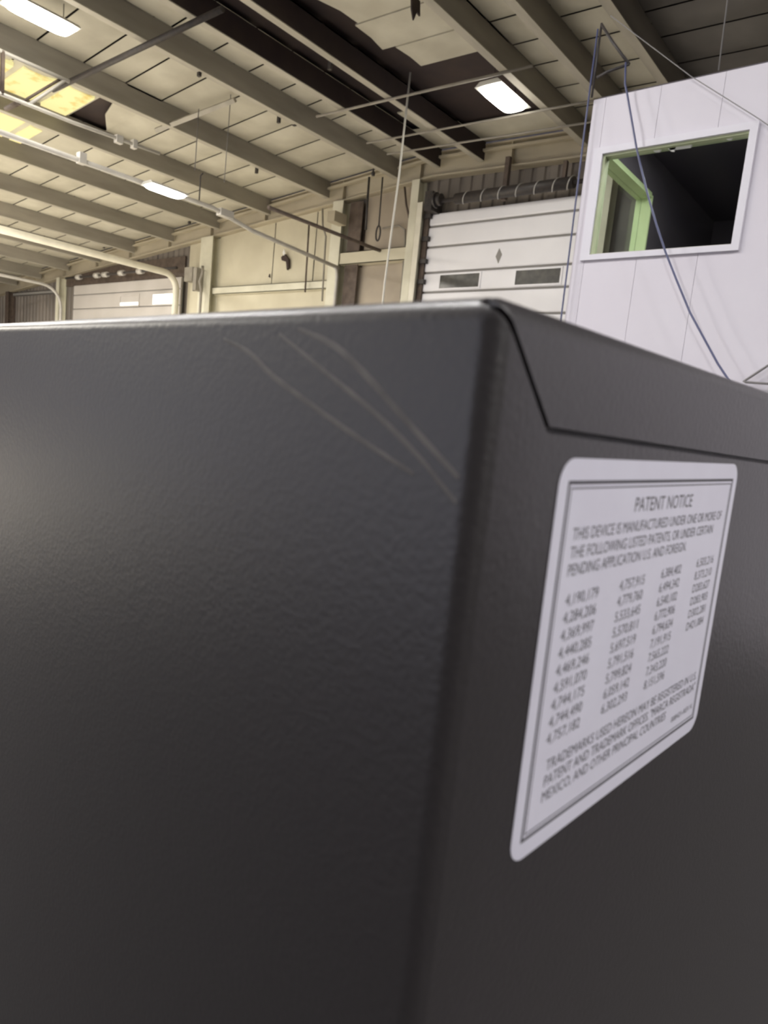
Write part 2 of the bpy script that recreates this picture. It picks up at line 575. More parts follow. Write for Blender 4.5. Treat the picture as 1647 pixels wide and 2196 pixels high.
top_f = lambda x: zr(x) - 0.66
wall_panel(-21.55, -18.6, 5.67, top_f, 'insulation_wall')
wall_panel(-18.56, -16.62, 5.67, top_f, 'insulation_wall')
wall_panel(-16.58, -15.62, 5.67, top_f, 'insulation_wall')
wall_panel(-21.55, -15.62, 3.0, lambda x: 5.42, 'insulation_wall')
wall_panel(-23.4, -22.25, 3.0, top_f, 'insulation_wall')
wall_panel(-14.5, -12.62, 6.44, top_f, 'insulation_brown')
wall_panel(-15.2, -12.62, 3.0, lambda x: 6.08, 'insulation_brown')
# the torn flap that hangs from the middle wall panel
wall_panel(-6.7, -3.6, 3.0, top_f, 'insulation_grey')
wall_panel(-3.5, 1.0, 3.0, top_f, 'insulation_grey')
flap = MB().prism([(-18.02, 6.52), (-17.86, 6.62), (-17.66, 6.44), (-17.62, 6.16), (-17.70, 6.10), (-17.76, 6.36), (-17.98, 6.42)], 'y', 15.80, 15.88).build('torn_flap', M['deck'], wall_back)
flap['label'] = 'dark ragged tear with hanging strip'
MB().prism([(-17.93, 6.66), (-17.86, 6.76), (-17.80, 6.62), (-17.88, 6.56)], 'y', 15.77, 15.80).build('torn_edge', M['torn_paper'], wall_back)
MB().prism([(-18.66, 5.93), (-18.62, 6.03), (-18.58, 5.9)], 'y', 15.86, 15.90).build('tear_hole', M['deck'], wall_back)


# ------------------------------------------------------------------ door_2: the white sectional door
door2 = struct(empty('door_2', (-8.6, 15.8, 0)), 'white sectional overhead door with dark panes beside the office')


def door_part(parent, mb, name, mat, ox, oy=15.8):
    o = mb.build(name, M[mat], parent)
    for v in o.data.vertices:
        v.co.x -= ox
        v.co.y -= oy
    return o


DL, DR = -11.98, -7.5
secs = [7.30, 6.935, 6.385, 5.70, 5.17, 4.55, 3.9, 3.25, 2.6, 1.95, 1.3, 0.65, 0.0]
for i in range(len(secs) - 1):
    zt, zb = secs[i], secs[i + 1]
    mb = MB()
    g = 0.032
    mb.prism([(15.80, zb + g), (15.785, zb + g + 0.03), (15.785, zt - g - 0.03), (15.80, zt - g), (15.86, zt - g), (15.86, zb + g)], 'x', DL, DR)
    sec = door_part(door2, mb, 'door_section', 'door_white', -8.6)
    if i == 3:
        for xa, xb in ((-11.42, -10.16), (-9.08, -7.86)):
            mb = MB()
            za, zc = zb + 0.09, zt - 0.09
            for (a, b, c, d) in ((xa - .05, xb + .05, zc, zc + .04), (xa - .05, xb + .05, za - .04, za), (xa - .05, xa, za, zc), (xb, xb + .05, za, zc)):
                mb.box(a, b, 15.765, 15.79, c, d)
            door_part(door2, mb, 'pane_frame', 'door_white', -8.6)
            door_part(door2, MB().box(xa, xb, 15.775, 15.784, za, zc), 'window_pane', 'door_glass', -8.6)
door_part(door2, MB().box(DL, DR, 15.84, 15.90, 0, 7.28), 'joint_backing', 'door_seam', -8.6)
d = door_part(door2, MB().prism([(-9.66, 6.20), (-9.56, 6.04), (-9.64, 5.82), (-9.74, 6.00)], 'y', 15.776, 15.788), 'dent_mark', 'door_seam', -8.6)  # dark diamond mark for the damage on the door
d['label'] = 'small dark diamond shaped dent mark'
# left jamb and lift track
mb = MB()
mb.box(-12.30, -12.22, 15.55, 15.80, 0, 7.55)
mb.box(-12.22, -12.12, 15.55, 15.58, 0, 7.55)
door_part(door2, mb, 'lift_track', 'track_bright', -8.6)
door_part(door2, MB().box(-12.14, -11.99, 15.72, 15.9, 0, 7.5), 'jamb', 'brown_steel', -8.6)
for z in (7.2, 6.6, 6.0, 5.45, 4.8):
    door_part(door2, MB().box(-12.12, -11.90, 15.66, 15.78, z - 0.06, z + 0.06), 'hinge', 'dark_steel', -8.6)
# torsion shaft, springs and cable drum over the door
SHY = 15.45
door_part(door2, MB().tube([(-11.85, SHY, 7.46), (-7.3, SHY, 7.46)], 0.05, 10), 'torsion_shaft', 'dark_steel', -8.6)
door_part(door2, MB().tube([(-10.95, SHY, 7.46), (-7.65, SHY, 7.46)], 0.135, 14), 'torsion_spring', 'dark_steel', -8.6)
for x in (-10.62, -10.08, -9.58, -9.08, -8.58, -8.10, -7.72):  # bright front arcs stand for the highlights along the coiled spring
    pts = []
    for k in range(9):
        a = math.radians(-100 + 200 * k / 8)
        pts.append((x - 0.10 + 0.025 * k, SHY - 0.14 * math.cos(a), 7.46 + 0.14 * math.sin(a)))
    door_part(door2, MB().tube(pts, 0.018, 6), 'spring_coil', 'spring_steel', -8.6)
mb = MB()
mb.tube([(-11.62, SHY, 7.5), (-11.56, SHY, 7.5)], 0.20, 20, False)
mb.tube([(-11.56, SHY, 7.5), (-11.42, SHY, 7.5)], 0.15, 20)
door_part(door2, mb, 'cable_drum', 'dark_steel', -8.6)
door_part(door2, MB().box(-11.95, -11.7, 15.4, 15.9, 7.25, 7.75), 'bearing_bracket', 'dark_steel', -8.6)
door_part(door2, MB().box(-9.62, -9.50, 15.5, 15.62, 7.3, 8.33), 'centre_bracket', 'brown_steel', -8.6)
door_part(door2, MB().box(-8.02, -7.93, 15.5, 15.6, 7.35, 8.0), 'bearing_plate', 'brown_steel', -8.6)

# ------------------------------------------------------------------ door_1: the far left overhead door
door1 = struct(empty('door_1', (-27.8, 15.8, 0)), 'dusty off white overhead door far off at the end wall')
zs = [6.17, 5.72, 5.1, 4.5, 3.9, 3.2, 2.4, 1.6, 0.8, 0.0]
for i in range(len(zs) - 1):
    mb = MB()
    mb.prism([(15.80, zs[i + 1] + .02), (15.785, zs[i + 1] + .05), (15.785, zs[i] - .05), (15.80, zs[i] - .02), (15.86, zs[i] - .02), (15.86, zs[i + 1] + .02)], 'x', -32.0, -23.6)
    door_part(door1, mb, 'door_section', 'door_cream', -27.8)
door_part(door1, MB().box(-32.0, -23.6, 15.85, 15.9, 0, 6.15), 'joint_backing', 'door_seam', -27.8)
for xa, xb in ((-25.45, -23.95), (-27.9, -26.5)):
    mb = MB()
    mb.box(xa - .06, xb + .06, 15.755, 15.785, 5.54, 5.60)
    mb.box(xa - .06, xa, 15.755, 15.785, 5.16, 5.54)
    mb.box(xb, xb + .06, 15.755, 15.785, 5.16, 5.54)
    mb.box(xa - .06, xb + .06, 15.755, 15.785, 5.10, 5.16)
    door_part(door1, mb, 'pane_frame', 'door_cream', -27.8)
    p = door_part(door1, MB().box(xa, xb, 15.765, 15.78, 5.16, 5.54 if xa > -26 else 5.28), 'window_pane', 'bright_pane', -27.8)
    p['label'] = 'pane bright with daylight'
door_part(door1, MB().tube([(-32.2, 15.5, 6.42), (-23.5, 15.5, 6.42)], 0.05, 8), 'torsion_shaft', 'dark_steel', -27.8)
for x in (-31.2, -29.6, -28.9, -27.6, -26.2):
    door_part(door1, MB().tube([(x, 15.5, 6.42), (x + 0.35, 15.5, 6.42)], 0.11, 10), 'spring_coil', 'track', -27.8)
door_part(door1, MB().box(-33.0, -23.6, 15.9, 15.97, 6.17, 6.95), 'header', 'brown_steel', -27.8)
# the right-hand lift track: horizontal run, bend, vertical run
pts = [(-23.48, 3.0, 6.12), (-23.48, 14.8, 6.14)]
for k in range(9):
    a = math.radians(90 * k / 8)
    pts.append((-23.48, 14.95 + 0.55 * math.sin(a), 5.59 + 0.55 * math.cos(a)))
pts.append((-23.48, 15.5, 0.0))
o = door_part(door1, MB().tube(pts, 0.12, 8), 'lift_track', 'track_bright', -27.8)
pts = [(-32.6, 5.0, 6.02), (-32.6, 14.5, 6.02)]
for k in range(7):
    a = math.radians(90 * k / 6)
    pts.append((-32.6, 14.6 + 0.9 * math.sin(a), 5.12 + 0.9 * math.cos(a)))
pts.append((-32.6, 15.5, 0))
door_part(door1, MB().tube(pts, 0.07, 8), 'lift_track', 'track', -27.8)
mb = MB()
mb.box(-22.15, -21.95, 15.3, 15.6, 5.5, 6.3)
mb.tube([(-21.75, 15.4, 6.35), (-21.7, 15.38, 6.1), (-21.8, 15.35, 5.8), (-21.72, 15.38, 5.5), (-21.75, 15.4, 3.0)], 0.05, 8)
mb.box(-23.0, -22.5, 15.5, 15.8, 5.9, 6.4)
door_part(door1, mb, 'chain_hoist', 'purlin', -27.8)
door_part(door1, MB().box(-22.95, -22.3, 15.86, 15.95, 5.62, 5.72), 'dark_angle', 'dark_steel', -27.8)  # thin black bar on the wall below the hoist box

# ------------------------------------------------------------------ office built inside the hall
OX, OY, OT = -3.13, 6.5, 4.80
WX0, WX1, WZ0, WZ1 = -2.955, -1.685, 3.355, 4.28      # front window opening
PX = [OX, -3.005, -2.49, -1.95, -1.0, 0.0, 1.0, 2.0, 3.0, 4.0, 5.0, 6.0, 7.0, 8.0, 9.0]
mb = MB()
mb.box(OX + 0.02, 9.0, OY + 0.03, OY + 0.10, 0, WZ0)
mb.box(OX + 0.02, 9.0, OY + 0.03, OY + 0.10, WZ1, OT - .01)
mb.box(OX + 0.02, WX0, OY + 0.03, OY + 0.10, WZ0, WZ1)
mb.box(WX1, 9.0, OY + 0.03, OY + 0.10, WZ0, WZ1)
office_front = struct(mb.build('wall_office_front', M['office']), 'lavender white panelled front wall of the raised office')
for i in range(len(PX) - 1):
    xa, xb = PX[i] + 0.0015, PX[i + 1] - 0.0015
    segs = []
    a, b = max(xa, WX0), min(xb, WX1)
    if b <= a:
        segs = [(xa, xb, 0, OT)]
    else:
        segs = [(xa, xb, 0, WZ0), (xa, xb, WZ1, OT)]
        if xa < WX0:
            segs.append((xa, WX0, WZ0, WZ1))
        if xb > WX1:
            segs.append((WX1, xb, WZ0, WZ1))
    mb = MB()
    for s in segs:
        mb.box(s[0], s[1], OY, OY + 0.03, s[2], s[3])
    mb.build('wall_panel', M['office'], office_front)

LX = OX                                           # left wall of the office, with its own window
LW = (6.62, 7.98, 3.2, 4.35)
mb = MB()
mb.box(LX, LX + 0.10, OY + 0.10, LW[0], 0, OT)
mb.box(LX, LX + 0.10, LW[1], 10.6, 0, OT)
mb.box(LX, LX + 0.10, LW[0], LW[1], 0, LW[2])
mb.box(LX, LX + 0.10, LW[0], LW[1], LW[3], OT)
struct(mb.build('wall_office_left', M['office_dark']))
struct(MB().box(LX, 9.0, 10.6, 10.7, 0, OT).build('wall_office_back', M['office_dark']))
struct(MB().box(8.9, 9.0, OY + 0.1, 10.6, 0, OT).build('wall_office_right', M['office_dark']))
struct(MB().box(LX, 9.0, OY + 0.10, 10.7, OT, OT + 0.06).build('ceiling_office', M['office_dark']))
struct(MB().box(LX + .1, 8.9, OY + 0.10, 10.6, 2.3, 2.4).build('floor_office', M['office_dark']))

win1 = struct(empty('window_1', ((WX0 + WX1) / 2, OY, WZ0)), 'dark office window with white trim and yellowed jamb')


def wpart(parent, mb, name, mat):
    o = mb.build(name, M[mat], parent)
    loc = parent.location
    for v in o.data.vertices:
        v.co -= loc
    return o


tw, th = 0.085, 0.028
wpart(win1, MB().box(WX0 - tw, WX0, OY - th, OY, WZ0 - 0.05, WZ1 + 0.06), 'casing', 'office_trim')
wpart(win1, MB().box(WX1, WX1 + tw * .75, OY - th, OY, WZ0 - 0.05, WZ1 + 0.06), 'casing', 'office_trim')
wpart(win1, MB().box(WX0, WX1, OY - th, OY, WZ1, WZ1 + 0.06), 'casing', 'office_trim')
wpart(win1, MB().box(WX0, WX1, OY - th, OY, WZ0 - 0.05, WZ0), 'casing', 'office_trim')
wpart(win1, MB().box(WX0, WX0 + 0.02, OY, OY + 0.10, WZ0, WZ1), 'jamb', 'green_pale')
wpart(win1, MB().box(WX1 - 0.006, WX1, OY, OY + 0.10, WZ0, WZ1), 'jamb', 'office_trim')
wpart(win1, MB().box(WX0 + .02, WX1 - .006, OY, OY + 0.10, WZ1 - 0.02, WZ1), 'head', 'green_pale')
wpart(win1, MB().box(WX0 + .02, WX1 - .006, OY, OY + 0.10, WZ0, WZ0 + 0.012), 'sill', 'sill')
M['glass'] = glass_mat('office window glass')
wpart(win1, MB().box(WX0 + .02, WX1 - .006, OY + 0.062, OY + 0.068, WZ0 + .012, WZ1 - .02), 'pane', 'glass')
for (xa, xb, dz) in ((-2.50, -2.43, 0.018), (-2.37, -2.16, 0.022), (-2.36, -2.30, 0.034), (-1.88, -1.83, 0.012)):
    p = wpart(win1, MB().prism([(xa, WZ1 - .02), (xb, WZ1 - .02), (xb - .01, WZ1 - .02 - dz), (xa + .02, WZ1 - .02 - dz * .8)], 'y', OY + 0.045, OY + 0.06), 'paper_scrap', 'torn_paper')

win2 = struct(empty('window_2', (LX, (LW[0] + LW[1]) / 2, LW[2])), 'green framed window in the office side wall, seen through the front window')
t = 0.03
wpart(win2, MB().box(LX - .02, LX + .16, LW[0], LW[1], LW[3] - 0.03, LW[3]), 'head', 'green')
wpart(win2, MB().box(LX + .10, LX + .13, LW[0] - .02, LW[1] + .03, LW[3], LW[3] + .05), 'casing', 'green')
wpart(win2, MB().box(LX - .02, LX + .16, LW[1] - t, LW[1], LW[2], LW[3] - .03), 'jamb', 'green')
wpart(win2, MB().box(LX + .10, LX + .13, LW[1], LW[1] + .03, LW[2], LW[3]), 'casing', 'green')
wpart(win2, MB().box(LX - .02, LX + .16, LW[0], LW[0] + t, LW[2], LW[3] - .03), 'jamb', 'green')
wpart(win2, MB().box(LX - .02, LX + .16, LW[0], LW[1], LW[2] - .03, LW[2]), 'sill', 'green')
wpart(win2, MB().box(LX + .04, LX + .046, LW[0] + t, LW[1] - t, LW[2], LW[3] - .03), 'pane', 'glass')


# ------------------------------------------------------------------ ceiling lights
def make_light():
    root = empty('ceiling_light', (0, 0, 0))
    w2, l2 = 0.29, 0.60
    h = MB()
    h.prism([(-w2 - .02, 0.0), (w2 + .02, 0.0), (w2 * .7, 0.09), (-w2 * .7, 0.09)], 'y', -l2 - .02, l2 + .02)
    h.build('housing', M['housing'], root)
    dmb = MB()
    # a shallow curved lens under the housing, rounded at the corners
    n = 8
    ring = []
    for k in range(28):
        a = 2 * math.pi * k / 28
        c, s = math.cos(a), math.sin(a)
        e = 0.45
        ring.append((w2 * math.copysign(abs(c) ** e, c), l2 * math.copysign(abs(s) ** e, s)))
    vs = [(x, y, 0.0) for x, y in ring] + [(x * .86, y * .93, -0.05) for x, y in ring]
    k = len(ring)
    fs = [(i, (i + 1) % k, k + (i + 1) % k, k + i) for i in range(k)] + [tuple(range(k, 2 * k))]
    dmb.add(vs, fs)
    dmb.build('diffuser', M['lamp'], root)
    for sy in (-0.42, 0.42):
        MB().tube([(0, sy, 0.09), (0, sy, 0.42)], 0.008, 6).build('hanger', M['dark_steel'], root)
    return root


def copy_tree(o, parent=None):
    c = o.copy()
    COL.objects.link(c)
    if parent:
        c.parent = parent
    for ch in [x for x in bpy.data.objects if x.parent == o]:
        copy_tree(ch, c)
    return c


LIGHTS = [((-8.10, 12.70, 8.28), 'lit high bay lamp above the white sectional door, near the dark torn roof patch'),
          ((-14.79, 9.34, 6.25), 'lit lamp moved nearer and scaled down, low beside the long white overhead track'),
          ((-14.12, 6.15, 8.25), 'lit high bay lamp nearest the skylights, cut by the top corner of the view')]
proto = make_light()
lights = [proto] + [copy_tree(proto) for _ in LIGHTS[1:]]
for o, (loc, lab) in zip(lights, LIGHTS):
    o.location = loc
    tag(o, lab, 'ceiling light', 'lit high bay lamps under the roof')
# the lamp by the track: pushed along the line of sight towards the camera, scaled down
lights[1].scale = (0.78, 0.78, 0.78)
for ch in [x for x in bpy.data.objects if x.parent == lights[1] and x.name.startswith('hanger')]:
    bpy.data.objects.remove(ch)
for sy in (-0.4, 0.4):
    MB().tube([(0, sy, 0.085), (-0.25, sy, 0.11), (-0.42, sy, 0.13)], 0.015, 6).build('added_support_arm', M['track'], lights[1])  # arms added as a support to the track, in place of the hangers

# ------------------------------------------------------------------ tracks, conduits, cords
def solo(mb, name, mat, label, cat, group=None):
    return tag(mb.build(name, M[mat]), label, cat, group)


# long white track with brackets
tr = empty('overhead_track', (-15.14, 15.5, 6.0))
tag(tr, 'long white overhead track sloping down to the cream column of the end wall', 'track')


def tpart(mb, name, mat, root=None):
    root = root or tr
    o = mb.build(name, M[mat], root)
    for v in o.data.vertices:
        v.co -= root.location
    return o


tpart(MB().tube([(-15.14, 3.4, 6.30), (-15.14, 10.9, 6.37), (-15.14, 12.2, 6.16), (-15.14, 15.6, 5.97)], 0.058, 8), 'rail', 'track')
tpart(MB().tube([(-15.14, 15.35, 6.0), (-15.14, 15.52, 5.9), (-15.14, 15.56, 5.7), (-15.14, 15.56, 2.0)], 0.05, 8), 'drop_rail', 'track')
tpart(MB().box(-15.24, -15.04, 11.1, 11.5, 6.25, 6.42), 'splice_plate', 'track')
tpart(MB().box(-15.22, -15.06, 7.45, 7.6, 6.28, 6.50), 'bracket', 'track')
tpart(MB().tube([(-15.14, 10.5, 6.4), (-15.14, 10.5, 7.0), (-15.05, 10.5, 7.05)], 0.018, 6), 'hanger', 'dark_steel')
tpart(MB().box(-15.30, -15.0, 15.1, 15.62, 7.2, 7.5), 'wall_bracket', 'steel')

fr = empty('track_hanger_frame', (-15.3, 7.0, 7.0))
tag(fr, 'pale steel hanger frame of two rails below the yellow skylights', 'frame')
tpart(MB().tube([(-15.3, 3.8, 7.83), (-15.3, 7.28, 7.85)], 0.04, 8), 'rail', 'track', fr)
tpart(MB().tube([(-15.3, 3.8, 7.06), (-15.3, 7.4, 7.09), (-15.3, 9.45, 7.18)], 0.04, 8), 'rail', 'track', fr)
tpart(MB().tube([(-15.3, 7.2, 7.84), (-15.3, 6.5, 7.10)], 0.035, 6), 'brace', 'track', fr)
tpart(MB().tube([(-15.36, 7.12, 7.84), (-15.36, 6.38, 7.10)], 0.03, 6), 'brace', 'brown_steel', fr)
tpart(MB().tube([(-15.3, 5.98, 7.86), (-15.3, 5.98, 7.06)], 0.045, 6), 'upright', 'brown_steel', fr)
tpart(MB().tube([(-15.3, 6.3, 7.05), (-15.9, 6.3, 7.05)], 0.05, 6), 'cross_bar', 'brown_steel', fr)
tpart(MB().box(-15.37, -15.23, 8.35, 8.5, 7.04, 7.2), 'clamp', 'track', fr)
tpart(MB().box(-15.37, -15.23, 8.75, 8.85, 7.06, 7.24), 'clamp', 'track', fr)

solo(MB().tube([(-13.6, 11.4, 6.36), (-13.6, 15.9, 6.39)], 0.05, 8), 'steel_bar', 'brown_steel', 'dark brown steel bar slanting across the hook rods at the end wall', 'bar')
solo(MB().tube([(-16.5, 7.5, 8.02), (-10.9, 7.8, 8.32)], 0.055, 8), 'conduit', 'dark_steel', 'thick dark conduit slung under the purlins beside the skylights', 'conduit')
solo(MB().tube([(-12.6, 11.8, 8.40), (-7.0, 11.85, 8.28)], 0.028, 6), 'conduit', 'purlin', 'thin conduit crossing the largest torn roof patch', 'conduit')
solo(MB().tube([(-12.5, 13.5, 8.40), (-5.0, 13.55, 8.22)], 0.024, 6), 'conduit', 'purlin', 'thin conduit passing behind the lamp by the torn roof patch', 'conduit')
solo(MB().tube([(-12.4, 14.2, 8.36), (-5.0, 14.4, 8.18)], 0.024, 6), 'conduit', 'purlin', 'thin conduit nearest the end wall rafter', 'conduit')

solo(MB().tube([(-10.13, 12.1, 8.95), (-10.16, 12.1, 6.9), (-10.27, 12.1, 4.6), (-10.30, 12.1, 1.0)], 0.022, 8), 'pull_cord', 'cord_white', 'long white cord hanging straight from the roof', 'cord')
solo(MB().tube([(-13.68, 15.0, 8.22), (-13.66, 15.0, 7.5), (-13.62, 15.0, 6.8)], 0.032, 8), 'hanging_rod', 'dark_steel', 'plain black rod hanging from the end wall rafter', 'rod')
hk = empty('hanging_hook', (-13.15, 15.0, 6.45))
tag(hk, 'thin black rod ending in an oval loop beside the plain rod', 'hook')
tpart(MB().tube([(-13.18, 15.0, 8.15), (-13.15, 15.0, 6.85)], 0.022, 8), 'rod', 'dark_steel', hk)
loop = [(-13.15 + 0.075 * math.sin(a), 15.0, 6.66 + 0.20 * math.cos(a)) for a in [math.radians(25 + 310 * k / 20 - 0) for k in range(21)]]
loop = [(-13.15 + 0.075 * math.sin(a), 15.0, 6.66 + 0.20 * math.cos(a)) for a in [math.radians(360 * k / 22) for k in range(23)]]
tpart(MB().tube(loop, 0.025, 6), 'loop', 'dark_steel', hk)

solo(MB().tube([(-14.65, 10.0, 8.25), (-14.66, 10.0, 6.9)], 0.012, 6), 'hanger_wire', 'cord_grey', 'thin grey wire dropping from the purlin left of the paler wire', 'wire')
solo(MB().tube([(-14.22, 10.55, 8.7), (-14.25, 10.55, 6.75)], 0.010, 6), 'hanger_wire', 'cord_pale', 'thin pale wire dropping from the roof between two purlins', 'wire')
solo(MB().tube([(-16.60, 15.6, 7.42), (-16.58, 15.6, 7.0), (-16.52, 15.6, 5.3)], 0.03, 6), 'electrical_cable', 'brown_steel', 'brown cord down the cream wall insulation near its torn spot', 'cord')
solo(MB().tube([(-16.05, 15.6, 7.80), (-15.98, 15.6, 7.3), (-15.80, 15.6, 6.95), (-15.78, 15.6, 6.3), (-15.72, 15.6, 5.0)], 0.03, 6), 'electrical_cable', 'purlin', 'pale cord bending down beside the cream column', 'cord')
solo(MB().tube([(-13.7, 15.8, 7.05), (-13.1, 15.8, 7.08), (-12.85, 15.8, 6.95), (-12.80, 15.8, 6.6), (-12.76, 15.8, 5.0)], 0.03, 6), 'wall_conduit', 'purlin', 'bent conduit on the yellowed insulation beside the door track', 'conduit')
solo(MB().tube([(-12.98, 15.75, 8.1), (-12.85, 15.75, 7.6), (-12.66, 15.75, 7.15)], 0.03, 6), 'electrical_cable', 'brown_steel', 'dark cord swinging into the column left of the white sectional door', 'cord')

for x, z0, z1, lab_ in ((-22.8, 7.92, 8.2, 'dark pointed bolt hanging at the rafter behind the low lamp'),
                        (-28.86, 7.5, 7.72, 'dark pointed bolt hanging at the rafter far above the left door'),
                        (-13.95, 8.44, 8.72, 'dark pointed bolt hanging at the rafter above the plain black rod')):
    solo(MB().tube([(x, 15.45, z1 + 0.15), (x, 15.45, (z0 + z1) / 2), (x, 15.45, z0 + 0.08), (x, 15.45, z0)], [0.012, 0.02, 0.06, 0.05], 8), 'hanging_bolt', 'dark_steel', lab_, 'bolt', 'dark bolts hanging along the rafter')

# blue cords and wires at the office
br = empty('cord_bracket', (-3.13, 6.45, 4.8))
tag(br, 'triangular dark rod bracket standing on the office corner', 'bracket')
tpart(MB().tube([(-3.125, 6.44, 4.80), (-3.125, 6.44, 5.45)], 0.011, 8), 'post', 'dark_steel', br)
tpart(MB().tube([(-3.125, 6.44, 5.44), (-2.98, 6.44, 5.24), (-2.80, 6.44, 5.02)], 0.013, 8), 'arm', 'dark_steel', br)
tpart(MB().tube([(-2.80, 6.44, 5.02), (-3.0, 6.44, 5.0), (-3.10, 6.44, 4.97)], 0.013, 8), 'arm', 'dark_steel', br)
solo(MB().tube([(-3.150, 6.43, 5.40), (-3.150, 6.43, 4.6), (-3.142, 6.43, 3.8), (-3.135, 6.43, 2.8), (-3.13, 6.43, 0.6)], 0.009, 8), 'blue_cord', 'cord_blue', 'blue cord running down the left edge of the office', 'cord')
dr = [(-2.80, 6.36, 5.00), (-2.765, 6.33, 4.80), (-2.72, 6.32, 4.68), (-2.63, 6.3, 4.42), (-2.555, 6.3, 4.19), (-2.47, 6.3, 3.97), (-2.39, 6.3, 3.77), (-2.28, 6.3, 3.52), (-2.165, 6.3, 3.28), (-2.03, 6.3, 3.03), (-1.88, 6.3, 2.76), (-1.73, 6.3, 2.54), (-1.59, 6.3, 2.335), (-1.45, 6.3, 2.16), (-1.30, 6.3, 2.02)]
solo(MB().tube(dr, 0.009, 8), 'blue_cord', 'cord_blue', 'blue cord draped across the front of the office window', 'cord')
solo(MB().tube([(-3.05, 6.45, 5.50), (-2.23, 6.45, 4.80), (-1.62, 6.45, 4.34), (-0.6, 6.45, 3.5)], 0.004, 6), 'slanting_wire', 'cord_pale', 'thin pale wire slanting past the top corner of the office window', 'wire')
solo(MB().tube([(-2.16, 6.6, 8.6), (-2.05, 6.6, 4.87)], 0.006, 6), 'drop_wire', 'cord_pale', 'thin wire dropping from the dark roof onto the office top', 'wire')
solo(MB().tube([(-1.15, 6.44, 2.405), (-1.24, 6.44, 2.345), (-1.385, 6.44, 2.222), (-1.40, 6.44, 2.208), (-1.385, 6.44, 2.205), (-1.22, 6.44, 2.200), (-1.1, 6.44, 2.198)], 0.010, 8), 'kinked_cord', 'cord_grey', 'dark grey cord kinked to a point just above the black cabinet edge', 'cord')

# ------------------------------------------------------------------ the black cabinet
K = 0.30                                           # cabinet scaled about the camera to suit its label, about 10 cm wide
CX, CY, CZ = -0.179 * K, 0.300 * K, 1.6 + 0.063 * K
TOP = CZ + 0.004 * K
YAW = math.radians(-4.1)
cab = empty('cabinet', (CX, CY, 0.0), YAW)
tag(cab, 'black grained metal cabinet with a white patent notice on its side', 'cabinet')
CW, CD, RAD = 0.62, 0.50, 0.0040


def rounded_box():
    bm = bmesh.new()
    bmesh.ops.create_cube(bm, size=1.0)
    for v in bm.verts:
        v.co = Vector((-CW if v.co.x < 0 else 0.0, 0.0 if v.co.y < 0 else CD, 0.0 if v.co.z < 0 else TOP))
    bmesh.ops.bevel(bm, geom=list(bm.edges), offset=RAD, segments=6, affect='EDGES', profile=0.5)
    me = bpy.data.meshes.new('body')
    bm.to_mesh(me)
    bm.free()
    return me


def temp(me):
    o = bpy.data.objects.new('temp', me)
    COL.objects.link(o)
    return o


def boolean(me, cutter, op):
    a, b = temp(me), temp(cutter)
    md = a.modifiers.new('b', 'BOOLEAN')
    md.operation = op
    md.solver = 'EXACT'
    md.object = b
    dg = bpy.context.evaluated_depsgraph_get()
    dg.update()
    out = bpy.data.meshes.new_from_object(a.evaluated_get(dg))
    bpy.data.objects.remove(a)
    bpy.data.objects.remove(b)
    return out


def flange_prism(grow):
    # the top sheet's folded-down flange on the side face: mitred at 45 degrees at the corner
    zc = CZ
    pts = [(0.0065 * K, zc + 0.010 - 0.0), (0.0065 * K, zc - 0.002 * K), (0.062 * K, zc - 0.0585 * K), (CD + 0.02, zc - 0.0585 * K - 0.021 * (CD - 0.062 * K) * 0.9), (CD + 0.02, zc + 0.010)]
    g = grow
    pts = [(pts[0][0] - g, pts[0][1]), (pts[1][0] - g, pts[1][1] - g * .4), (pts[2][0] - g * .4, pts[2][1] - g), (pts[3][0], pts[3][1] - g), pts[4]]
    return MB().prism(pts, 'x', -0.0035 - g, 0.01).mesh('cut', None)


GAPW = 0.0011
body_me = boolean(rounded_box(), flange_prism(GAPW), 'DIFFERENCE')
flange_me = boolean(rounded_box(), flange_prism(0.0), 'INTERSECT')


def use(me, name, mat, parent):
    me.materials.clear()
    me.materials.append(M[mat])
    for p in me.polygons:
        p.use_smooth = True
        p.material_index = 0
    bm = bmesh.new()
    bm.from_mesh(me)
    bmesh.ops.remove_doubles(bm, verts=bm.verts, dist=1e-6)
    for e in bm.edges:
        e.smooth = not (len(e.link_faces) == 2 and e.calc_face_angle(0) > math.radians(32))
    bm.to_mesh(me)
    bm.free()
    o = bpy.data.objects.new(name, me)
    me.name = name
    COL.objects.link(o)
    o.parent = parent
    return o


use(body_me, 'body', 'cabinet', cab)
use(flange_me, 'top_flange', 'cabinet', cab)


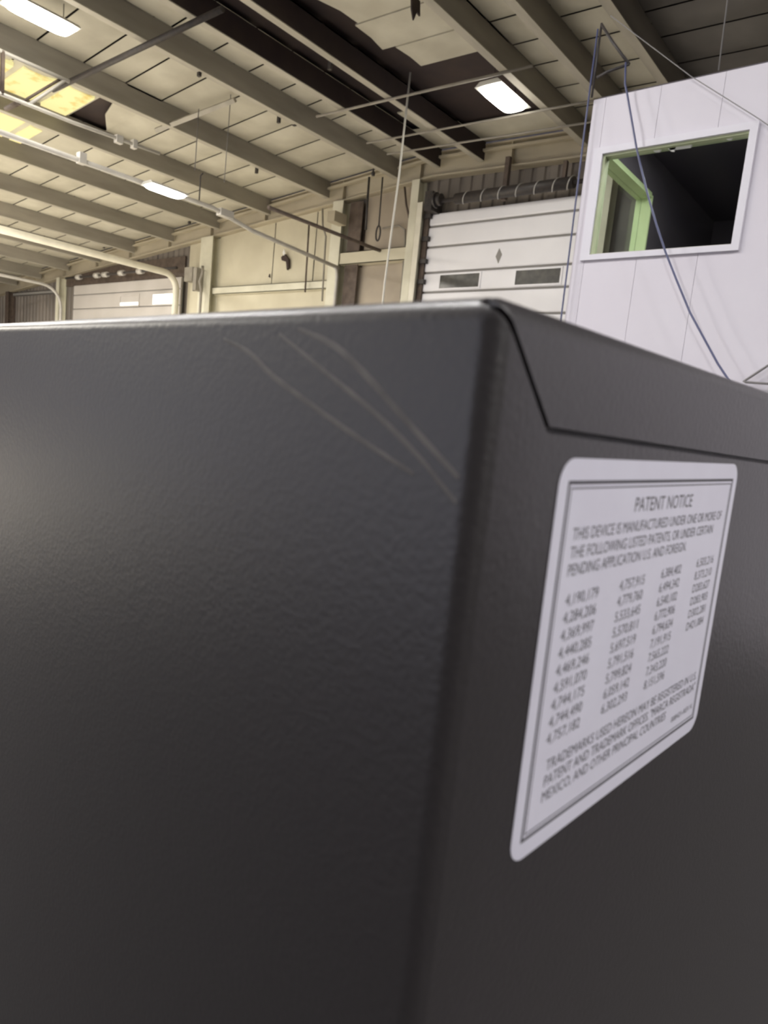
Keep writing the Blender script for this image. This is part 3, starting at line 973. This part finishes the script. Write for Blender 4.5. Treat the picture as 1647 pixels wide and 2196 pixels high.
# scuffs on the front face: thin ribbons lying on the paint
def ribbon(pts, wd):
    mb = MB()
    P = [Vector((x * K, 0, CZ + z * K)) for x, z in pts]
    # Catmull-Rom resample
    Q = []
    for i in range(len(P) - 1):
        p0, p1, p2, p3 = P[max(i - 1, 0)], P[i], P[i + 1], P[min(i + 2, len(P) - 1)]
        for k in range(6):
            t = k / 6
            Q.append(0.5 * ((2 * p1) + (p2 - p0) * t + (2 * p0 - 5 * p1 + 4 * p2 - p3) * t * t + (-p0 + 3 * p1 - 3 * p2 + p3) * t ** 3))
    Q.append(P[-1])
    n = len(Q)
    vs = []
    for i, q in enumerate(Q):
        tn = (Q[min(i + 1, n - 1)] - Q[max(i - 1, 0)]).normalized()
        nn = Vector((-tn.z, 0, tn.x))
        h = wd * 0.5 * (0.35 + 0.65 * math.sin(math.pi * min(1, 0.12 + 0.8 * i / n)))
        a, b = q + nn * h, q - nn * h
        vs += [(a.x, -0.00002, a.z), (q.x, -0.00007, q.z), (b.x, -0.00002, b.z)]
    fs = []
    for i in range(n - 1):
        for k in range(2):
            fs.append((3 * i + k, 3 * i + k + 1, 3 * i + 4 + k, 3 * i + 3 + k))
    mb.add(vs, fs, True)
    o = mb.build('scuff', M['scratch'], cab)
    o['label'] = 'pale grey scuff line'
    return o


ribbon([(-0.155, -0.012), (-0.120, -0.022), (-0.091, -0.038), (-0.054, -0.063), (-0.013, -0.090)], 0.0014)
ribbon([(-0.174, -0.015), (-0.128, -0.037), (-0.080, -0.060), (-0.045, -0.080), (-0.013, -0.103)], 0.0011)
ribbon([(-0.239, -0.018), (-0.205, -0.028), (-0.174, -0.044), (-0.102, -0.072), (-0.044, -0.092)], 0.0012)

# the label
LWD, LHT = 0.3425 * K, 0.267 * K
lab = empty('patent_label', (0.0, 0.0805 * K, CZ - 0.0755 * K))
lab.parent = cab
lab.rotation_euler = (math.radians(0.5), 0, 0)
lab['label'] = 'white rounded patent notice sticker with black print'


def to_label(u, v, h=0.0):                         # label fractions to the label's own frame (x out, y along, z up)
    return (h, u * LWD, -v * LHT)


r = 0.0052
outl = []
for cx_, cy_, a0 in ((r, r, 180), (LWD - r, r, 270), (LWD - r, LHT - r, 0), (r, LHT - r, 90)):
    for k in range(9):
        a = math.radians(a0 + 90 * k / 8)
        outl.append((cx_ + r * math.cos(a), cy_ + r * math.sin(a)))
vs = [(0.0, x, -y) for x, y in outl] + [(0.00016, x, -y) for x, y in outl]
n = len(outl)
MB().add(vs, [tuple(range(n, 2 * n)), tuple(range(n - 1, -1, -1))] + [(i, (i + 1) % n, n + (i + 1) % n, n + i) for i in range(n)]).build('sticker', M['label'], lab)
INK = 0.00019


def frame_lines(u0, u1, v0, v1, t):
    mb = MB()
    y0, y1, z0, z1 = u0 * LWD, u1 * LWD, -v1 * LHT, -v0 * LHT
    for (a, b, c, d_) in ((y0, y1, z1 - t, z1), (y0, y1, z0, z0 + t), (y0, y0 + t, z0 + t, z1 - t), (y1 - t, y1, z0 + t, z1 - t)):
        mb.box(0.00015, INK, a, b, c, d_)
    return mb.build('border_line', M['ink'], lab)


frame_lines(0.034, 0.966, 0.052, 0.952, 0.0007)
frame_lines(0.046, 0.954, 0.068, 0.936, 0.00028)


def text_mesh(items, name):
    bm = bmesh.new()
    for body, u0, u1, v, cap in items:
        cu = bpy.data.curves.new('t', 'FONT')
        cu.body = body
        cu.size = 1.0
        cu.resolution_u = 3
        ob = temp(cu)
        dg = bpy.context.evaluated_depsgraph_get()
        dg.update()
        me = bpy.data.meshes.new_from_object(ob.evaluated_get(dg))
        bpy.data.objects.remove(ob)
        xs_ = [q.co.x for q in me.vertices]
        x0_, x1_ = min(xs_), max(xs_)
        sx = (u1 - u0) * LWD / (x1_ - x0_)
        sy = cap * LHT / 0.70                       # cap height of the built-in font is about 0.7
        for q in me.vertices:
            q.co = Vector((INK, u0 * LWD + (q.co.x - x0_) * sx, -v * LHT + q.co.y * sy))
        bm.from_mesh(me)
        bpy.data.meshes.remove(me)
    bmesh.ops.recalc_face_normals(bm, faces=bm.faces)
    for f in bm.faces:
        if f.normal.x < 0:
            f.normal_flip()
    me = bpy.data.meshes.new(name)
    bm.to_mesh(me)
    bm.free()
    me.materials.append(M['ink'])
    o = bpy.data.objects.new(name, me)
    COL.objects.link(o)
    o.parent = lab
    return o


text_mesh([('PATENT NOTICE', 0.335, 0.672, 0.139, 0.040)], 'heading')
for body, u1, v in (('THIS DEVICE IS MANUFACTURED UNDER ONE OR MORE OF', 0.915, 0.194), ('THE FOLLOWING LISTED PATENTS, OR UNDER CERTAIN', 0.862, 0.239), ('PENDING APPLICATION U.S. AND FOREIGN.', 0.680, 0.282)):
    text_mesh([(body, 0.076, u1, v, 0.030)], 'notice_line')
COLS = [(0.083, 0.217, 0.356, ['4,190,179', '4,284,206', '4,369,997', '4,440,285', '4,469,246', '4,591,070', '4,744,175', '4,744,490', '4,757,182']),
        (0.316, 0.446, 0.356, ['4,757,915', '4,779,760', '5,533,645', '5,570,811', '5,697,519', '5,791,516', '5,799,824', '6,059,142', '6,302,293']),
        (0.543, 0.670, 0.354, ['6,384,402', '6,494,342', '6,540,102', '6,772,906', '6,794,634', '7,191,915', '7,565,222', '7,343,220', '8,151,596']),
        (0.779, 0.909, 0.350, ['6,503,216', '8,373,210', 'D283,627', 'D283,903', 'D302,281', 'D421,084'])]
for u0, u1, v0, nums in COLS:
    for i, s in enumerate(nums):
        text_mesh([(s, u0, u1, v0 + 0.0445 * i, 0.029)], 'patent_number')
for body, u1, v in (('TRADEMARKS USED HEREON MAY BE REGISTERED IN U.S.', 0.930, 0.787), ('PATENT AND TRADEMARK OFFICES. "MARCA REGISTRADA"', 0.934, 0.830), ('MEXICO, AND OTHER PRINCIPAL COUNTRIES', 0.729, 0.873)):
    text_mesh([(body, 0.096, u1, v, 0.030)], 'notice_line')
text_mesh([('008421-REV K', 0.778, 0.940, 0.903, 0.020)], 'notice_line')
bpy.context.view_layer.update()
